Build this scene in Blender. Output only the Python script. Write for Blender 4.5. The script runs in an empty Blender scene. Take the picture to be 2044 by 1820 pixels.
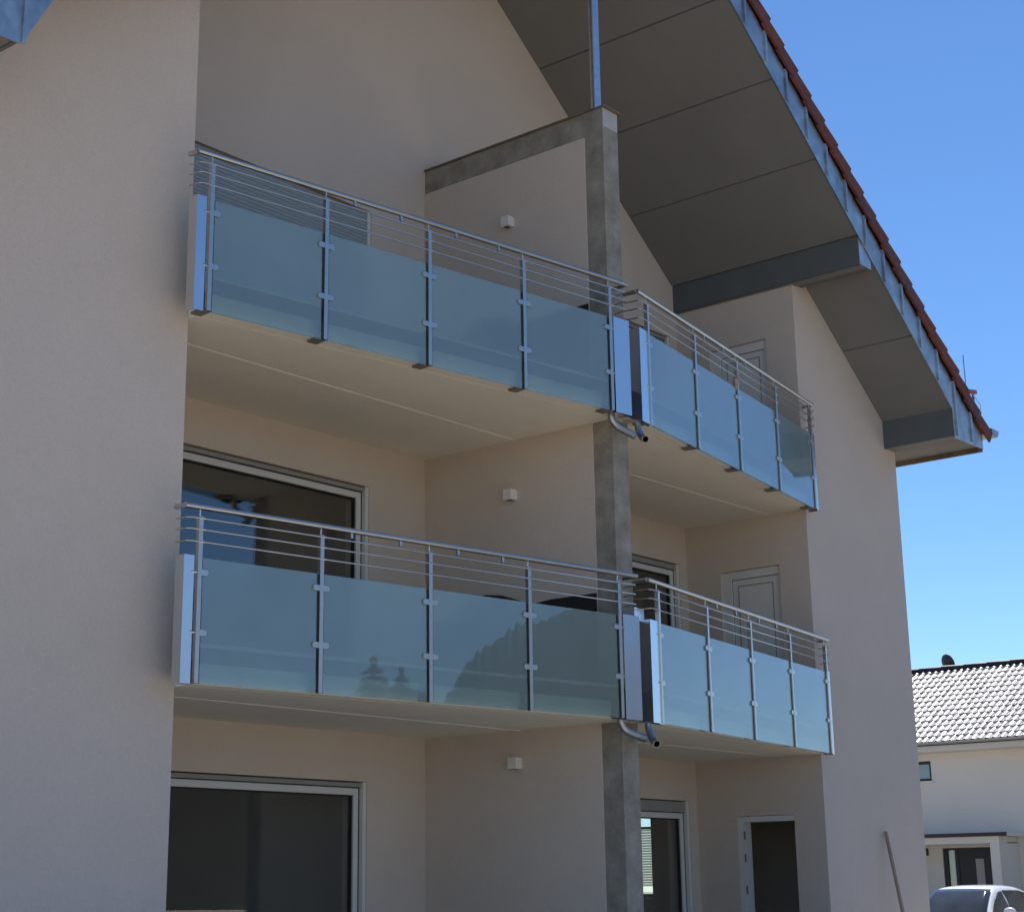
import bpy, bmesh, math, random
from mathutils import Vector, Matrix
R = math.radians
random.seed(7)
scn = bpy.context.scene
COL = scn.collection

# ------------------------------------------------------------------ camera
YAW, PITCH, ROLL = 0.8641, 0.2721, -0.0101
cy_, sy_, cp_, sp_ = math.cos(YAW), math.sin(YAW), math.cos(PITCH), math.sin(PITCH)
F = Vector((sy_ * cp_, cy_ * cp_, sp_)); R0 = Vector((cy_, -sy_, 0)); U0 = R0.cross(F)
RR = R0 * math.cos(ROLL) + U0 * math.sin(ROLL); UU = -R0 * math.sin(ROLL) + U0 * math.cos(ROLL)
cam = bpy.data.cameras.new("camera"); camo = bpy.data.objects.new("camera", cam); COL.objects.link(camo)
m = Matrix.Identity(4)
for i in range(3):
    m[i][0], m[i][1], m[i][2] = RR[i], UU[i], -F[i]
m[0][3], m[1][3], m[2][3] = -12.5265, -11.4115, 1.0566
camo.matrix_world = m
cam.sensor_fit = 'HORIZONTAL'; cam.sensor_width = 36.0
cam.lens = 36.0 * 3408.87 / 2044.0
cam.shift_x = (1022 - 954.6) / 2044.0
cam.shift_y = -(910 - 827.5) / 2044.0
cam.clip_start = 0.1; cam.clip_end = 5000
scn.camera = camo

# ------------------------------------------------------------------ sky, sun, exposure
SUN_AZ, SUN_EL = R(66), R(58)          # azimuth from +Y towards +X: behind the building
world = bpy.data.worlds.new("World"); scn.world = world; world.use_nodes = True
wn = world.node_tree.nodes; wl = world.node_tree.links
bg = wn["Background"]
sky = wn.new("ShaderNodeTexSky"); sky.sky_type = 'NISHITA'; sky.sun_disc = False
sky.sun_elevation = SUN_EL; sky.sun_rotation = SUN_AZ
sky.air_density = 0.8; sky.dust_density = 0.0; sky.ozone_density = 5.0; sky.altitude = 600
hs = wn.new("ShaderNodeHueSaturation"); hs.inputs["Saturation"].default_value = 1.10
wl.new(sky.outputs[0], hs.inputs["Color"]); wl.new(hs.outputs[0], bg.inputs[0]); bg.inputs[1].default_value = 0.134
sun = bpy.data.lights.new("sun", 'SUN'); suno = bpy.data.objects.new("sun", sun); COL.objects.link(suno)
sun.energy = 5.0; sun.angle = R(0.53); sun.color = (1.0, 0.95, 0.88)
sd = Vector((math.sin(SUN_AZ) * math.cos(SUN_EL), math.cos(SUN_AZ) * math.cos(SUN_EL), math.sin(SUN_EL)))
suno.rotation_euler = sd.to_track_quat('Z', 'Y').to_euler()
suno.location = (20, 20, 40)
vs = scn.view_settings; vs.view_transform = 'Standard'; vs.look = 'None'; vs.gamma = 1.0; vs.exposure = 0.27
vs.use_curve_mapping = False
scn.render.engine = 'CYCLES'
scn.cycles.use_denoising = True
scn.cycles.max_bounces = 10; scn.cycles.diffuse_bounces = 5; scn.cycles.glossy_bounces = 5
scn.cycles.transmission_bounces = 8; scn.cycles.transparent_max_bounces = 12
scn.cycles.caustics_reflective = False; scn.cycles.caustics_refractive = True
scn.cycles.sample_clamp_indirect = 6.0

# ------------------------------------------------------------------ materials
def mat(name, base, rough=0.8, metal=0.0, var=0.08, scale=2.0, bump=0.0, bscale=120.0, spec=0.5, coat=0.0,
        streak=False, var2=None, rvar=0.0, grain=0.0):
    M = bpy.data.materials.new(name); M.use_nodes = True
    nt = M.node_tree; n = nt.nodes; l = nt.links; b = n["Principled BSDF"]
    b.inputs["Roughness"].default_value = rough; b.inputs["Metallic"].default_value = metal
    b.inputs["Specular IOR Level"].default_value = spec
    b.inputs["Coat Weight"].default_value = coat
    geo = n.new("ShaderNodeNewGeometry")
    mp = n.new("ShaderNodeMapping"); l.new(geo.outputs["Position"], mp.inputs[0])
    if streak: mp.inputs["Scale"].default_value = (1, 1, 0.15)
    nz = n.new("ShaderNodeTexNoise"); nz.inputs["Scale"].default_value = scale; nz.inputs["Detail"].default_value = 6
    nz.inputs["Roughness"].default_value = 0.6
    l.new(mp.outputs[0], nz.inputs["Vector"])
    cr = n.new("ShaderNodeValToRGB"); e = cr.color_ramp.elements
    e[0].position = 0.3; e[1].position = 0.7
    lo = tuple(c * (1 - var) for c in base); hi = var2 if var2 else tuple(min(1, c * (1 + var)) for c in base)
    e[0].color = (*lo, 1); e[1].color = (*hi, 1)
    l.new(nz.outputs[0], cr.inputs[0]); l.new(cr.outputs[0], b.inputs["Base Color"])
    if grain:            # fine grain of the surface itself
        ng = n.new("ShaderNodeTexNoise"); ng.inputs["Scale"].default_value = 48; ng.inputs["Detail"].default_value = 4
        ng.inputs["Roughness"].default_value = 0.75
        l.new(geo.outputs["Position"], ng.inputs["Vector"])
        mg = n.new("ShaderNodeMapRange"); mg.inputs[1].default_value = 0.3; mg.inputs[2].default_value = 0.7
        mg.inputs[3].default_value = 1-grain; mg.inputs[4].default_value = 1+grain
        l.new(ng.outputs[0], mg.inputs[0])
        vm_ = n.new("ShaderNodeVectorMath"); vm_.operation = 'SCALE'
        l.new(cr.outputs[0], vm_.inputs[0]); l.new(mg.outputs[0], vm_.inputs["Scale"]); l.new(vm_.outputs[0], b.inputs["Base Color"])
    if rvar:
        mr = n.new("ShaderNodeMapRange"); mr.inputs[3].default_value = rough - rvar; mr.inputs[4].default_value = rough + rvar
        nz3 = n.new("ShaderNodeTexNoise"); nz3.inputs["Scale"].default_value = scale * 4; l.new(mp.outputs[0], nz3.inputs["Vector"])
        l.new(nz3.outputs[0], mr.inputs[0]); l.new(mr.outputs[0], b.inputs["Roughness"])
    if bump:
        nb = n.new("ShaderNodeTexNoise"); nb.inputs["Scale"].default_value = bscale; nb.inputs["Detail"].default_value = 3
        l.new(geo.outputs["Position"], nb.inputs["Vector"])
        bp = n.new("ShaderNodeBump"); bp.inputs["Strength"].default_value = bump; bp.inputs["Distance"].default_value = 0.01
        l.new(nb.outputs[0], bp.inputs["Height"]); l.new(bp.outputs[0], b.inputs["Normal"])
    return M

def glass_pane(name, tint=(0.94, 0.97, 0.965), ior=1.75, body=None):
    M = bpy.data.materials.new(name); M.use_nodes = True
    nt = M.node_tree; n = nt.nodes; l = nt.links
    for x in list(n):
        if x.type != 'OUTPUT_MATERIAL': n.remove(x)
    out = [x for x in n if x.type == 'OUTPUT_MATERIAL'][0]
    fr = n.new("ShaderNodeFresnel")
    gb = n.new("ShaderNodeNewGeometry"); ma = n.new("ShaderNodeMath"); ma.operation = 'MULTIPLY_ADD'
    ma.inputs[1].default_value = 1/ior-ior; ma.inputs[2].default_value = ior      # same reflectance on both faces of the sheet
    l.new(gb.outputs["Backfacing"], ma.inputs[0]); l.new(ma.outputs[0], fr.inputs[0])
    tr = n.new("ShaderNodeBsdfTransparent"); tr.inputs[0].default_value = (*tint, 1)
    gl = n.new("ShaderNodeBsdfGlossy"); gl.inputs["Roughness"].default_value = 0.005
    gl.inputs["Color"].default_value = (1, 1, 1, 1)
    mx = n.new("ShaderNodeMixShader")
    l.new(fr.outputs[0], mx.inputs[0]); l.new(tr.outputs[0], mx.inputs[1]); l.new(gl.outputs[0], mx.inputs[2])
    nb = n.new("ShaderNodeTexNoise"); nb.inputs["Scale"].default_value = 0.9
    geo = n.new("ShaderNodeNewGeometry"); l.new(geo.outputs["Position"], nb.inputs["Vector"])
    bp = n.new("ShaderNodeBump"); bp.inputs["Strength"].default_value = 0.012; bp.inputs["Distance"].default_value = 0.01
    l.new(nb.outputs[0], bp.inputs["Height"]); l.new(bp.outputs[0], gl.inputs["Normal"])
    l.new(mx.outputs[0], out.inputs[0])
    return M

def frosted(name):
    M = bpy.data.materials.new(name); M.use_nodes = True
    nt = M.node_tree; n = nt.nodes; l = nt.links; b = n["Principled BSDF"]
    b.inputs["Base Color"].default_value = (0.51, 0.665, 0.65, 1)
    b.inputs["Transmission Weight"].default_value = 0.76
    b.inputs["Roughness"].default_value = 0.22
    b.inputs["IOR"].default_value = 1.2
    b.inputs["Specular IOR Level"].default_value = 0.2
    b.inputs["Coat Weight"].default_value = 1.0; b.inputs["Coat Roughness"].default_value = 0.01; b.inputs["Coat IOR"].default_value = 1.8
    geo = n.new("ShaderNodeNewGeometry")
    nd = n.new("ShaderNodeTexNoise"); nd.inputs["Scale"].default_value = 2.2; nd.inputs["Detail"].default_value = 7; nd.inputs["Roughness"].default_value = 0.7
    l.new(geo.outputs["Position"], nd.inputs["Vector"])
    cd = n.new("ShaderNodeValToRGB"); cd.color_ramp.elements[0].position = .35; cd.color_ramp.elements[1].position = .7
    cd.color_ramp.elements[0].color = (0.485, 0.635, 0.62, 1); cd.color_ramp.elements[1].color = (0.545, 0.70, 0.68, 1)
    l.new(nd.outputs[0], cd.inputs[0]); l.new(cd.outputs[0], b.inputs["Base Color"])
    nb = n.new("ShaderNodeTexNoise"); nb.inputs["Scale"].default_value = 1.3; l.new(geo.outputs["Position"], nb.inputs["Vector"])
    bp = n.new("ShaderNodeBump"); bp.inputs["Strength"].default_value = 0.03; bp.inputs["Distance"].default_value = 0.02
    l.new(nb.outputs[0], bp.inputs["Height"]); l.new(bp.outputs[0], b.inputs["Coat Normal"])
    return M

M_PLASTER = mat("plaster_cream", (0.65, 0.565, 0.485), 0.92, var=0.03, scale=1.2, bump=0.45, bscale=130, spec=0.15, grain=0.055)
M_CEIL = mat("ceiling_white", (0.86, 0.81, 0.70), 0.9, var=0.03, scale=1.4, bump=0.2, bscale=70, spec=0.15, grain=0.05)
M_CONC = mat("concrete", (0.30, 0.278, 0.232), 0.88, var=0.30, scale=4.2, bump=0.5, bscale=45, spec=0.2, grain=0.14)
M_CONC_EDGE = mat("slab_edge", (0.62, 0.58, 0.50), 0.85, var=0.06, scale=3, bump=0.2, bscale=60)
M_SOFFIT = mat("soffit_board", (0.205, 0.203, 0.196), 0.75, var=0.06, scale=1.2, bump=0.1, bscale=80, spec=0.3, grain=0.05)
M_ZINC = mat("zinc_sheet", (0.46, 0.475, 0.48), 0.44, metal=1.0, var=0.30, scale=4, bump=0.06, bscale=9, rvar=0.08)
M_CASING = mat("grey_casing", (0.11, 0.125, 0.125), 0.6, var=0.08, scale=3, bump=0.05, bscale=40)
M_STEEL = mat("stainless", (0.58, 0.55, 0.505), 0.30, metal=1.0, var=0.04, scale=8, rvar=0.04)
M_POST = mat("brushed_steel", (0.60, 0.56, 0.515), 0.34, metal=1.0, var=0.05, scale=20, rvar=0.06)
M_SHEET = mat("bright_sheet", (0.70, 0.71, 0.73), 0.27, metal=1.0, var=0.04, scale=4, bump=0.03, bscale=4)
M_DARKSTEEL = mat("dark_steel", (0.22, 0.195, 0.165), 0.6, metal=0.2, var=0.1)
M_GALV = mat("galvanised_post", (0.60, 0.63, 0.67), 0.38, metal=1.0, var=0.12, scale=14)
M_TILE = mat("clay_tile", (0.16, 0.047, 0.030), 0.75, var=0.30, scale=9, bump=0.4, bscale=40)
M_ZINCDARK = mat("edge_profile", (0.035, 0.04, 0.05), 0.5, metal=0.4, var=0.1)
M_WHITE = mat("white_upvc", (0.72, 0.71, 0.68), 0.4, var=0.02, spec=0.5)
M_FILLER = mat("joint_filler_white", (0.93, 0.90, 0.82), 0.8, var=0.03)
M_GREYBOX = mat("shutter_box_grey", (0.32, 0.31, 0.29), 0.6, var=0.05)
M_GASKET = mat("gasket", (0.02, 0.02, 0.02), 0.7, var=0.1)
M_SHADE = mat("shade_black", (0.004, 0.004, 0.004), 1.0, var=0.1, spec=0.0)
M_SHUTTER = mat("shutter_slat", (0.36, 0.42, 0.45), 0.35, var=0.04, spec=0.6)
M_PANE = glass_pane("window_glass")
M_FROST = frosted("milk_glass")
M_BITUMEN = mat("bitumen", (0.02, 0.019, 0.02), 0.6, var=0.2, scale=8, bump=0.4, bscale=30)
M_LAMP = mat("lamp_white", (0.76, 0.74, 0.69), 0.5, var=0.02)
M_LENS = mat("lamp_lens", (0.05, 0.05, 0.05), 0.2, var=0.05)
M_WOOD = mat("wood", (0.36, 0.26, 0.17), 0.8, var=0.25, scale=6, bump=0.2, bscale=60, streak=True)
M_CAP = mat("cap_board", (0.17, 0.13, 0.085), 0.8, var=0.3, scale=6)
M_ROOM = mat("room_wall", (0.42, 0.40, 0.38), 0.9, var=0.03)
M_ROOMFLOOR = mat("screed", (0.25, 0.24, 0.22), 0.9, var=0.1)
M_PATCH = mat("white_patch", (0.47, 0.46, 0.45), 0.9, var=0.08, scale=9, bump=0.2)
M_NWALL = mat("neighbour_render", (0.74, 0.68, 0.59), 0.92, var=0.03, scale=0.6, bump=0.2, bscale=60)
M_NTILE = mat("engobe_tile", (0.24, 0.235, 0.23), 0.34, var=0.25, scale=6, spec=1.0)
M_NDARK = mat("anthracite", (0.022, 0.022, 0.024), 0.55, var=0.15)
M_REDEDGE = mat("oxblood_edge", (0.045, 0.022, 0.022), 0.6, var=0.15)
M_GUTTER = mat("gutter_zinc", (0.45, 0.45, 0.44), 0.5, metal=0.8, var=0.1)
M_CARWHITE = mat("car_white", (0.80, 0.80, 0.79), 0.35, var=0.01, coat=1.0)
M_CARGLASS = mat("car_glass", (0.055, 0.062, 0.070), 0.06, var=0.25, spec=0.4)
M_RUBBER = mat("rubber", (0.02, 0.02, 0.02), 0.8, var=0.1)
M_RIM = mat("alloy", (0.5, 0.5, 0.5), 0.3, metal=1.0, var=0.05)
M_RED = mat("red_plastic", (0.40, 0.06, 0.06), 0.5, var=0.1)
M_CLOTH = mat("rag_cloth", (0.42, 0.36, 0.31), 0.95, var=0.25, scale=40, bump=0.5, bscale=200)
M_BLIND = mat("blind_slat", (0.78, 0.80, 0.78), 0.5, var=0.02)
M_BARK = mat("bark", (0.10, 0.07, 0.05), 0.9, var=0.3, scale=10, bump=0.5, bscale=30)
M_NEEDLE = mat("needles", (0.035, 0.055, 0.028), 0.7, var=0.4, scale=1.2)
M_GROUND = mat("site_ground", (0.42, 0.35, 0.265), 0.95, var=0.25, scale=0.35, bump=0.6, bscale=6)
M_HILL = mat("wooded_hill", (0.034, 0.031, 0.025), 0.9, var=0.25, scale=0.03)
M_BOUNCE = mat("bounce_paving", (0.56, 0.49, 0.39), 0.9, var=0.10, scale=1.5, bump=0.2, bscale=30)
M_BOUNCECUT = mat("bounce_cut_dark", (0.09, 0.085, 0.08), 0.9, var=0.2, scale=2, bump=0.3, bscale=50)
M_LOT = mat("pale_lot_paving", (0.30, 0.28, 0.25), 0.9, var=0.15, scale=3, bump=0.3, bscale=50)  # pale lot paving, lightened to bounce light onto the neighbour wall
def per_piece(M, lo, hi):          # pieces differ a little in tone and gloss
    nt = M.node_tree; n = nt.nodes; l = nt.links; b = n["Principled BSDF"]
    src_ = b.inputs["Base Color"].links[0].from_socket
    oi = n.new("ShaderNodeObjectInfo"); mr = n.new("ShaderNodeMapRange"); mr.inputs[3].default_value = lo; mr.inputs[4].default_value = hi
    l.new(oi.outputs["Random"], mr.inputs[0]); sc_ = n.new("ShaderNodeVectorMath"); sc_.operation = 'SCALE'
    l.new(src_, sc_.inputs[0]); l.new(mr.outputs[0], sc_.inputs["Scale"]); l.new(sc_.outputs[0], b.inputs["Base Color"])
    m2 = n.new("ShaderNodeMapRange"); r0_ = b.inputs["Roughness"].default_value; m2.inputs[3].default_value = r0_*.85; m2.inputs[4].default_value = min(1, r0_*1.3)
    l.new(oi.outputs["Random"], m2.inputs[0]); l.new(m2.outputs[0], b.inputs["Roughness"])
per_piece(M_TILE, .75, 1.25); per_piece(M_NTILE, .7, 1.2)
def translucent(M, col_, f):
    nt = M.node_tree; n = nt.nodes; l = nt.links; b = n["Principled BSDF"]; out = n["Material Output"]
    t = n.new("ShaderNodeBsdfTranslucent"); t.inputs[0].default_value = (*col_, 1); mx = n.new("ShaderNodeMixShader"); mx.inputs[0].default_value = f
    l.new(b.outputs[0], mx.inputs[1]); l.new(t.outputs[0], mx.inputs[2]); l.new(mx.outputs[0], out.inputs[0])
translucent(M_BLIND, (0.86, 0.90, 0.84), 0.8)

# ------------------------------------------------------------------ helpers
def obj(name, verts, faces, material, parent=None, smooth=False, loc=None, rot=None):
    me = bpy.data.meshes.new(name); me.from_pydata([tuple(v) for v in verts], [], faces)
    bm = bmesh.new(); bm.from_mesh(me); bmesh.ops.recalc_face_normals(bm, faces=bm.faces); bm.to_mesh(me); bm.free()
    me.materials.append(material)
    if smooth:
        for p in me.polygons: p.use_smooth = True
        me.set_sharp_from_angle(angle=R(40))
    o = bpy.data.objects.new(name, me); COL.objects.link(o)
    if parent: o.parent = parent
    if loc: o.location = loc
    if rot: o.rotation_euler = rot
    return o
def inst(name, me, parent=None, loc=None, rot=None):
    o = bpy.data.objects.new(name, me); COL.objects.link(o)
    if parent: o.parent = parent
    if loc: o.location = loc
    if rot: o.rotation_euler = rot
    return o
def empty(name, loc=(0, 0, 0), parent=None, rot=None):
    o = bpy.data.objects.new(name, None); COL.objects.link(o); o.location = loc; o.empty_display_size = 0.2
    if rot: o.rotation_euler = rot
    if parent: o.parent = parent
    return o
def tag(o, label=None, cat=None, group=None, kind=None):
    if label: o["label"] = label
    if cat: o["category"] = cat
    if group: o["group"] = group
    if kind: o["kind"] = kind
    return o
class MB:
    def __init__(s): s.v = []; s.f = []
    def add(s, v, f):
        k = len(s.v); s.v += [tuple(x) for x in v]; s.f += [tuple(i + k for i in q) for q in f]; return s
    def box(s, x0, x1, y0, y1, z0, z1):
        return s.add([(x0,y0,z0),(x1,y0,z0),(x1,y1,z0),(x0,y1,z0),(x0,y0,z1),(x1,y0,z1),(x1,y1,z1),(x0,y1,z1)],
                     [(0,3,2,1),(4,5,6,7),(0,1,5,4),(1,2,6,5),(2,3,7,6),(3,0,4,7)])
    def bevbox(s, x0, x1, y0, y1, z0, z1, b):
        """box whose 4 vertical-x edges are chamfered: octagon in XZ extruded along Y"""
        pts = [(x0+b,z0),(x1-b,z0),(x1,z0+b),(x1,z1-b),(x1-b,z1),(x0+b,z1),(x0,z1-b),(x0,z0+b)]
        return s.prism_y(pts, y0, y1)
    def prism_y(s, pts, y0, y1):
        n = len(pts)
        v = [(x, y0, z) for x, z in pts] + [(x, y1, z) for x, z in pts]
        f = [tuple(range(n)), tuple(range(2*n-1, n-1, -1))] + [(i, (i+1) % n, n+(i+1) % n, n+i) for i in range(n)]
        return s.add(v, f)
    def prism_z(s, pts, z0, z1):
        n = len(pts)
        v = [(x, y, z0) for x, y in pts] + [(x, y, z1) for x, y in pts]
        f = [tuple(range(n)), tuple(range(2*n-1, n-1, -1))] + [(i, (i+1) % n, n+(i+1) % n, n+i) for i in range(n)]
        return s.add(v, f)
    def prism_x(s, pts, x0, x1):
        n = len(pts)
        v = [(x0, y, z) for y, z in pts] + [(x1, y, z) for y, z in pts]
        f = [tuple(range(n)), tuple(range(2*n-1, n-1, -1))] + [(i, (i+1) % n, n+(i+1) % n, n+i) for i in range(n)]
        return s.add(v, f)
    def tube(s, path, r, n=10, caps=True, r2=None):
        P = [Vector(p) for p in path]; k = len(s.v); prev = None
        for i, p in enumerate(P):
            d = (P[min(i+1, len(P)-1)] - P[max(i-1, 0)]).normalized()
            a = Vector((0, 0, 1)) if abs(d.z) < 0.95 else Vector((1, 0, 0))
            if prev is not None: a = prev
            u = (a - d * a.dot(d)).normalized(); w = d.cross(u); prev = u
            rr = r if r2 is None else r + (r2 - r) * i / (len(P) - 1)
            for j in range(n):
                t = 2 * math.pi * j / n
                s.v.append(tuple(p + u * rr * math.cos(t) + w * rr * math.sin(t)))
        for i in range(len(P) - 1):
            for j in range(n):
                s.f.append((k+i*n+j, k+i*n+(j+1) % n, k+(i+1)*n+(j+1) % n, k+(i+1)*n+j))
        if caps:
            s.f.append(tuple(k+j for j in range(n))[::-1]); s.f.append(tuple(k+(len(P)-1)*n+j for j in range(n)))
        return s
    def build(s, name, material, parent=None, smooth=False, loc=None, rot=None):
        return obj(name, s.v, s.f, material, parent, smooth, loc, rot)
    def mesh(s, name, material, smooth=False):
        o = obj(name, s.v, s.f, material, None, smooth); me = o.data; bpy.data.objects.remove(o); return me

def wall_grid(us, vs_, solid, place):
    """wall of thickness from a grid of solid/hole cells; place(u, v, side) -> xyz"""
    us = sorted(set(us)); vs_ = sorted(set(vs_)); V = []; idx = {}; Fc = []
    def P(i, j, s):
        if (i, j, s) not in idx: idx[(i, j, s)] = len(V); V.append(place(us[i], vs_[j], s))
        return idx[(i, j, s)]
    def S(i, j):
        if i < 0 or j < 0 or i >= len(us)-1 or j >= len(vs_)-1: return False
        return solid((us[i]+us[i+1])/2, (vs_[j]+vs_[j+1])/2)
    for i in range(len(us)-1):
        for j in range(len(vs_)-1):
            if not S(i, j): continue
            for s in (0, 1): Fc.append((P(i,j,s), P(i+1,j,s), P(i+1,j+1,s), P(i,j+1,s)))
            if not S(i-1, j): Fc.append((P(i,j,0), P(i,j+1,0), P(i,j+1,1), P(i,j,1)))
            if not S(i+1, j): Fc.append((P(i+1,j,0), P(i+1,j+1,0), P(i+1,j+1,1), P(i+1,j,1)))
            if not S(i, j-1): Fc.append((P(i,j,0), P(i+1,j,0), P(i+1,j,1), P(i,j,1)))
            if not S(i, j+1): Fc.append((P(i,j+1,0), P(i+1,j+1,0), P(i+1,j+1,1), P(i,j+1,1)))
    return V, Fc
def holes_solid(holes):
    return lambda u, v: not any(a < u < b and c < v < d for a, b, c, d in holes)

# ------------------------------------------------------------------ dimensions of the building (metres)
GZ = -0.35
Z1, Z2, TH = 2.5, 5.3, 0.2             # slab undersides and thickness
XL, XR, XW, XWL, D = -4.539, 4.718, 7.082, -6.95, 1.681
S0, TP, V = 12.02, 0.7715, 2.631       # soffit plane z = S0 - TP|x|, verge at y = -V
soff = lambda x: S0 - TP * abs(x)
YB = 11.0

# ground -----------------------------------------------------------------------
g = obj("ground", [(-900,-900,GZ),(900,-900,GZ),(900,900,GZ),(-900,900,GZ)], [(0,1,2,3)], M_GROUND); tag(g, kind="structure")
g = obj("parking_lot", [(13,-6,GZ+.004),(31,-6,GZ+.004),(31,22,GZ+.004),(13,22,GZ+.004)], [(0,1,2,3)], M_LOT); tag(g, kind="structure")
g = obj("bounce_ground", [(-10,-13,GZ+.012),(1.49,-13,GZ+.012),(1.49,-2.2,GZ+.012),(-10,-2.2,GZ+.012)], [(0,1,2,3)], M_BOUNCE); tag(g, kind="structure")  # unseen pale ground added to bounce warm light up to the ceilings
g = obj("bounce_cut_ground", [(1.5,-40,GZ+.008),(13,-40,GZ+.008),(13,-3.6,GZ+.008),(1.5,-3.6,GZ+.008)], [(0,1,2,3)], M_BOUNCECUT); tag(g, kind="structure")  # unseen dark ground added to cut the bounce on the right wing

# ------------------------------------------------------------------ the apartment building
B = empty("apartment_building", (0, 0, GZ)); B.location = (0, 0, 0)
tag(B, "cream rendered apartment building with recessed balconies under a deep gable roof", "building")

# back wall of the recess with window openings
WL = (-3.9, -0.815); WR = (1.475, 4.558)
WZ = {0: (0.0, 2.055), 1: (2.7, 4.885), 2: (5.5, 7.775)}
WZR = {0: (0.0, 2.05), 1: (2.7, 4.845), 2: (5.5, 7.735)}
holes = [(WL[0], WL[1], *WZ[k]) for k in range(3)] + [(WR[0], WR[1], *WZR[k]) for k in range(3)]
zs = [GZ, 8.0] + [q for h in holes for q in h[2:]]
xs = [XL-.25, XR+.25] + [q for h in holes for q in h[:2]]
v, f = wall_grid(xs, zs, holes_solid(holes), lambda u, w, s: (u, 0.0 if s == 0 else 0.32, w))
obj("back_wall", v, f, M_PLASTER, B)
MB().prism_y([(XL-.25, 8.0), (XR+.25, 8.0), (XR+.25, soff(XR+.25)+.06), (0, S0+.06), (XL-.25, soff(XL-.25)+.06)], 0, .32).build("gable_wall", M_PLASTER, B)
# wings (front walls)
MB().prism_y([(XR, GZ), (XW, GZ), (XW, soff(XW)+.05), (XR+.27, soff(XR+.27)+.05), (XR+.27, 8.09), (XR, 8.09)], -D, -D+.3).build("wing_wall", M_PLASTER, B)
MB().prism_y([(XWL, GZ), (XL, GZ), (XL, 8.09), (XL-.27, 8.09), (XL-.27, soff(XL-.27)+.05), (XWL, soff(XWL)+.05)], -D, -D+.3).build("wing_wall", M_PLASTER, B)
# inner side wall of the right wing with three door openings (plane x = XR)
DOORS = [(-1.292, -0.54, 0.0, 1.857), (-1.285, -0.475, 2.7, 4.70), (-1.275, -0.472, 5.5, 7.475)]
v, f = wall_grid([-D+.3, 0.0]+[q for h in DOORS for q in h[:2]], [GZ, 8.09]+[q for h in DOORS for q in h[2:]], holes_solid(DOORS),
                 lambda u, w, s: (XR if s == 0 else XR+.22, u, w))
obj("side_wall", v, f, M_PLASTER, B)
MB().box(XL-.22, XL, -D+.3, 0, GZ, 8.09).build("side_wall", M_PLASTER, B)
# outer flank walls; the right one has the window that shines through the ground floor room
SW = (2.105, 3.1, 0.955, 2.08)
v, f = wall_grid([-D+.3, YB, SW[0], SW[1]], [GZ, 6.42, SW[2], SW[3]], holes_solid([SW]), lambda u, w, s: (XW if s == 0 else XW-.32, u, w))
obj("flank_wall", v, f, M_PLASTER, B)
MB().box(XWL, XWL+.32, -D+.3, YB, GZ, 6.42).build("flank_wall", M_PLASTER, B)
MB().prism_y([(XWL+.32, GZ), (XW-.32, GZ), (XW-.32, soff(XW-.32)), (0, S0), (XWL+.32, soff(XWL+.32))], YB-.3, YB).build("rear_wall", M_PLASTER, B)
# dividing wall between the two balconies, and its continuation indoors
MB().box(-.012, .235, -2.137, 0, GZ, Z1).build("dividing_wall", M_PLASTER, B)
MB().box(-.012, .235, -2.137, 0, Z1+TH, Z2).build("dividing_wall", M_PLASTER, B)
MB().box(-.012, .235, -2.137, 0, Z2+TH, 8.22).build("dividing_wall", M_PLASTER, B)
MB().box(0, .22, .32, 5.2, GZ, 8).build("room_partition", M_ROOM, B)
MB().box(-6.6, 6.7, 5.2, 5.35, GZ, 8.2).build("room_partition", M_ROOM, B)
MB().box(-6.6, 6.7, .33, YB-.3, GZ, -.02).build("room_floor", M_ROOMFLOOR, B)
MB().box(-6.6, 6.7, .33, YB-.3, 8.2, 8.3).build("room_ceiling", M_ROOM, B)
for z in (Z1, Z2):
    MB().box(-6.6, 6.7, .33, YB-.3, z+.005, z+TH-.005).build("room_floor", M_ROOM, B)
# concrete column and cross beam
col = MB().box(0, .2465, -2.359, -2.137, GZ, 8.484)
col.build("concrete_column", M_CONC, B)
MB().box(.002, .2445, -2.137, 0, 8.22, 8.482).build("concrete_beam", M_CONC, B)
MB().box(.004, .243, -2.363, -2.358, 8.29, 8.483).build("plaster_patch", M_PATCH, B)
MB().box(-.022, .28, -2.40, 0, 8.484, 8.499).build("cap_board", M_CAP, B)
MB().tube([(.072, -2.237, 8.505), (.072, -2.237, S0+.02)], .051, 16).build("steel_post", M_GALV, B, True)
# black damp proofing strips at the foot of the dividing wall
for zf, zt in ((Z1+TH, 3.682), (Z2+TH, 6.487)):
    pts = [(-2.137, zf), (-2.137, zt), (-1.9, zt+.002), (-1.6, zt+.004), (-1.35, zt-.02), (-1.2, zt+.045), (-1.0, zt+.11), (-.8, zt+.14), (-.62, zt+.12), (-.5, zt-.05), (-.2, zt-.08), (-.02, zt-.06), (-.02, zf)]
    MB().prism_x(pts, -.02, -.0125).build("bitumen_strip", M_BITUMEN, B)

# rails: world line of the glass; angles and lengths
PL0, PL1 = Vector((-4.6141, -1.9918)), Vector((-.3318, -2.6022))
PR0, PR1 = Vector((.3052, -2.5802)), Vector((4.6486, -1.8424))
nl = Vector((-.14111, -.98999)); nr = Vector((.16745, -.98588))
def lineat(n, d, x): return (d - n.x * x) / n.y           # y on the line n.p = d
dl, dr = nl.dot(PL0), nr.dot(PR0)
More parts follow.
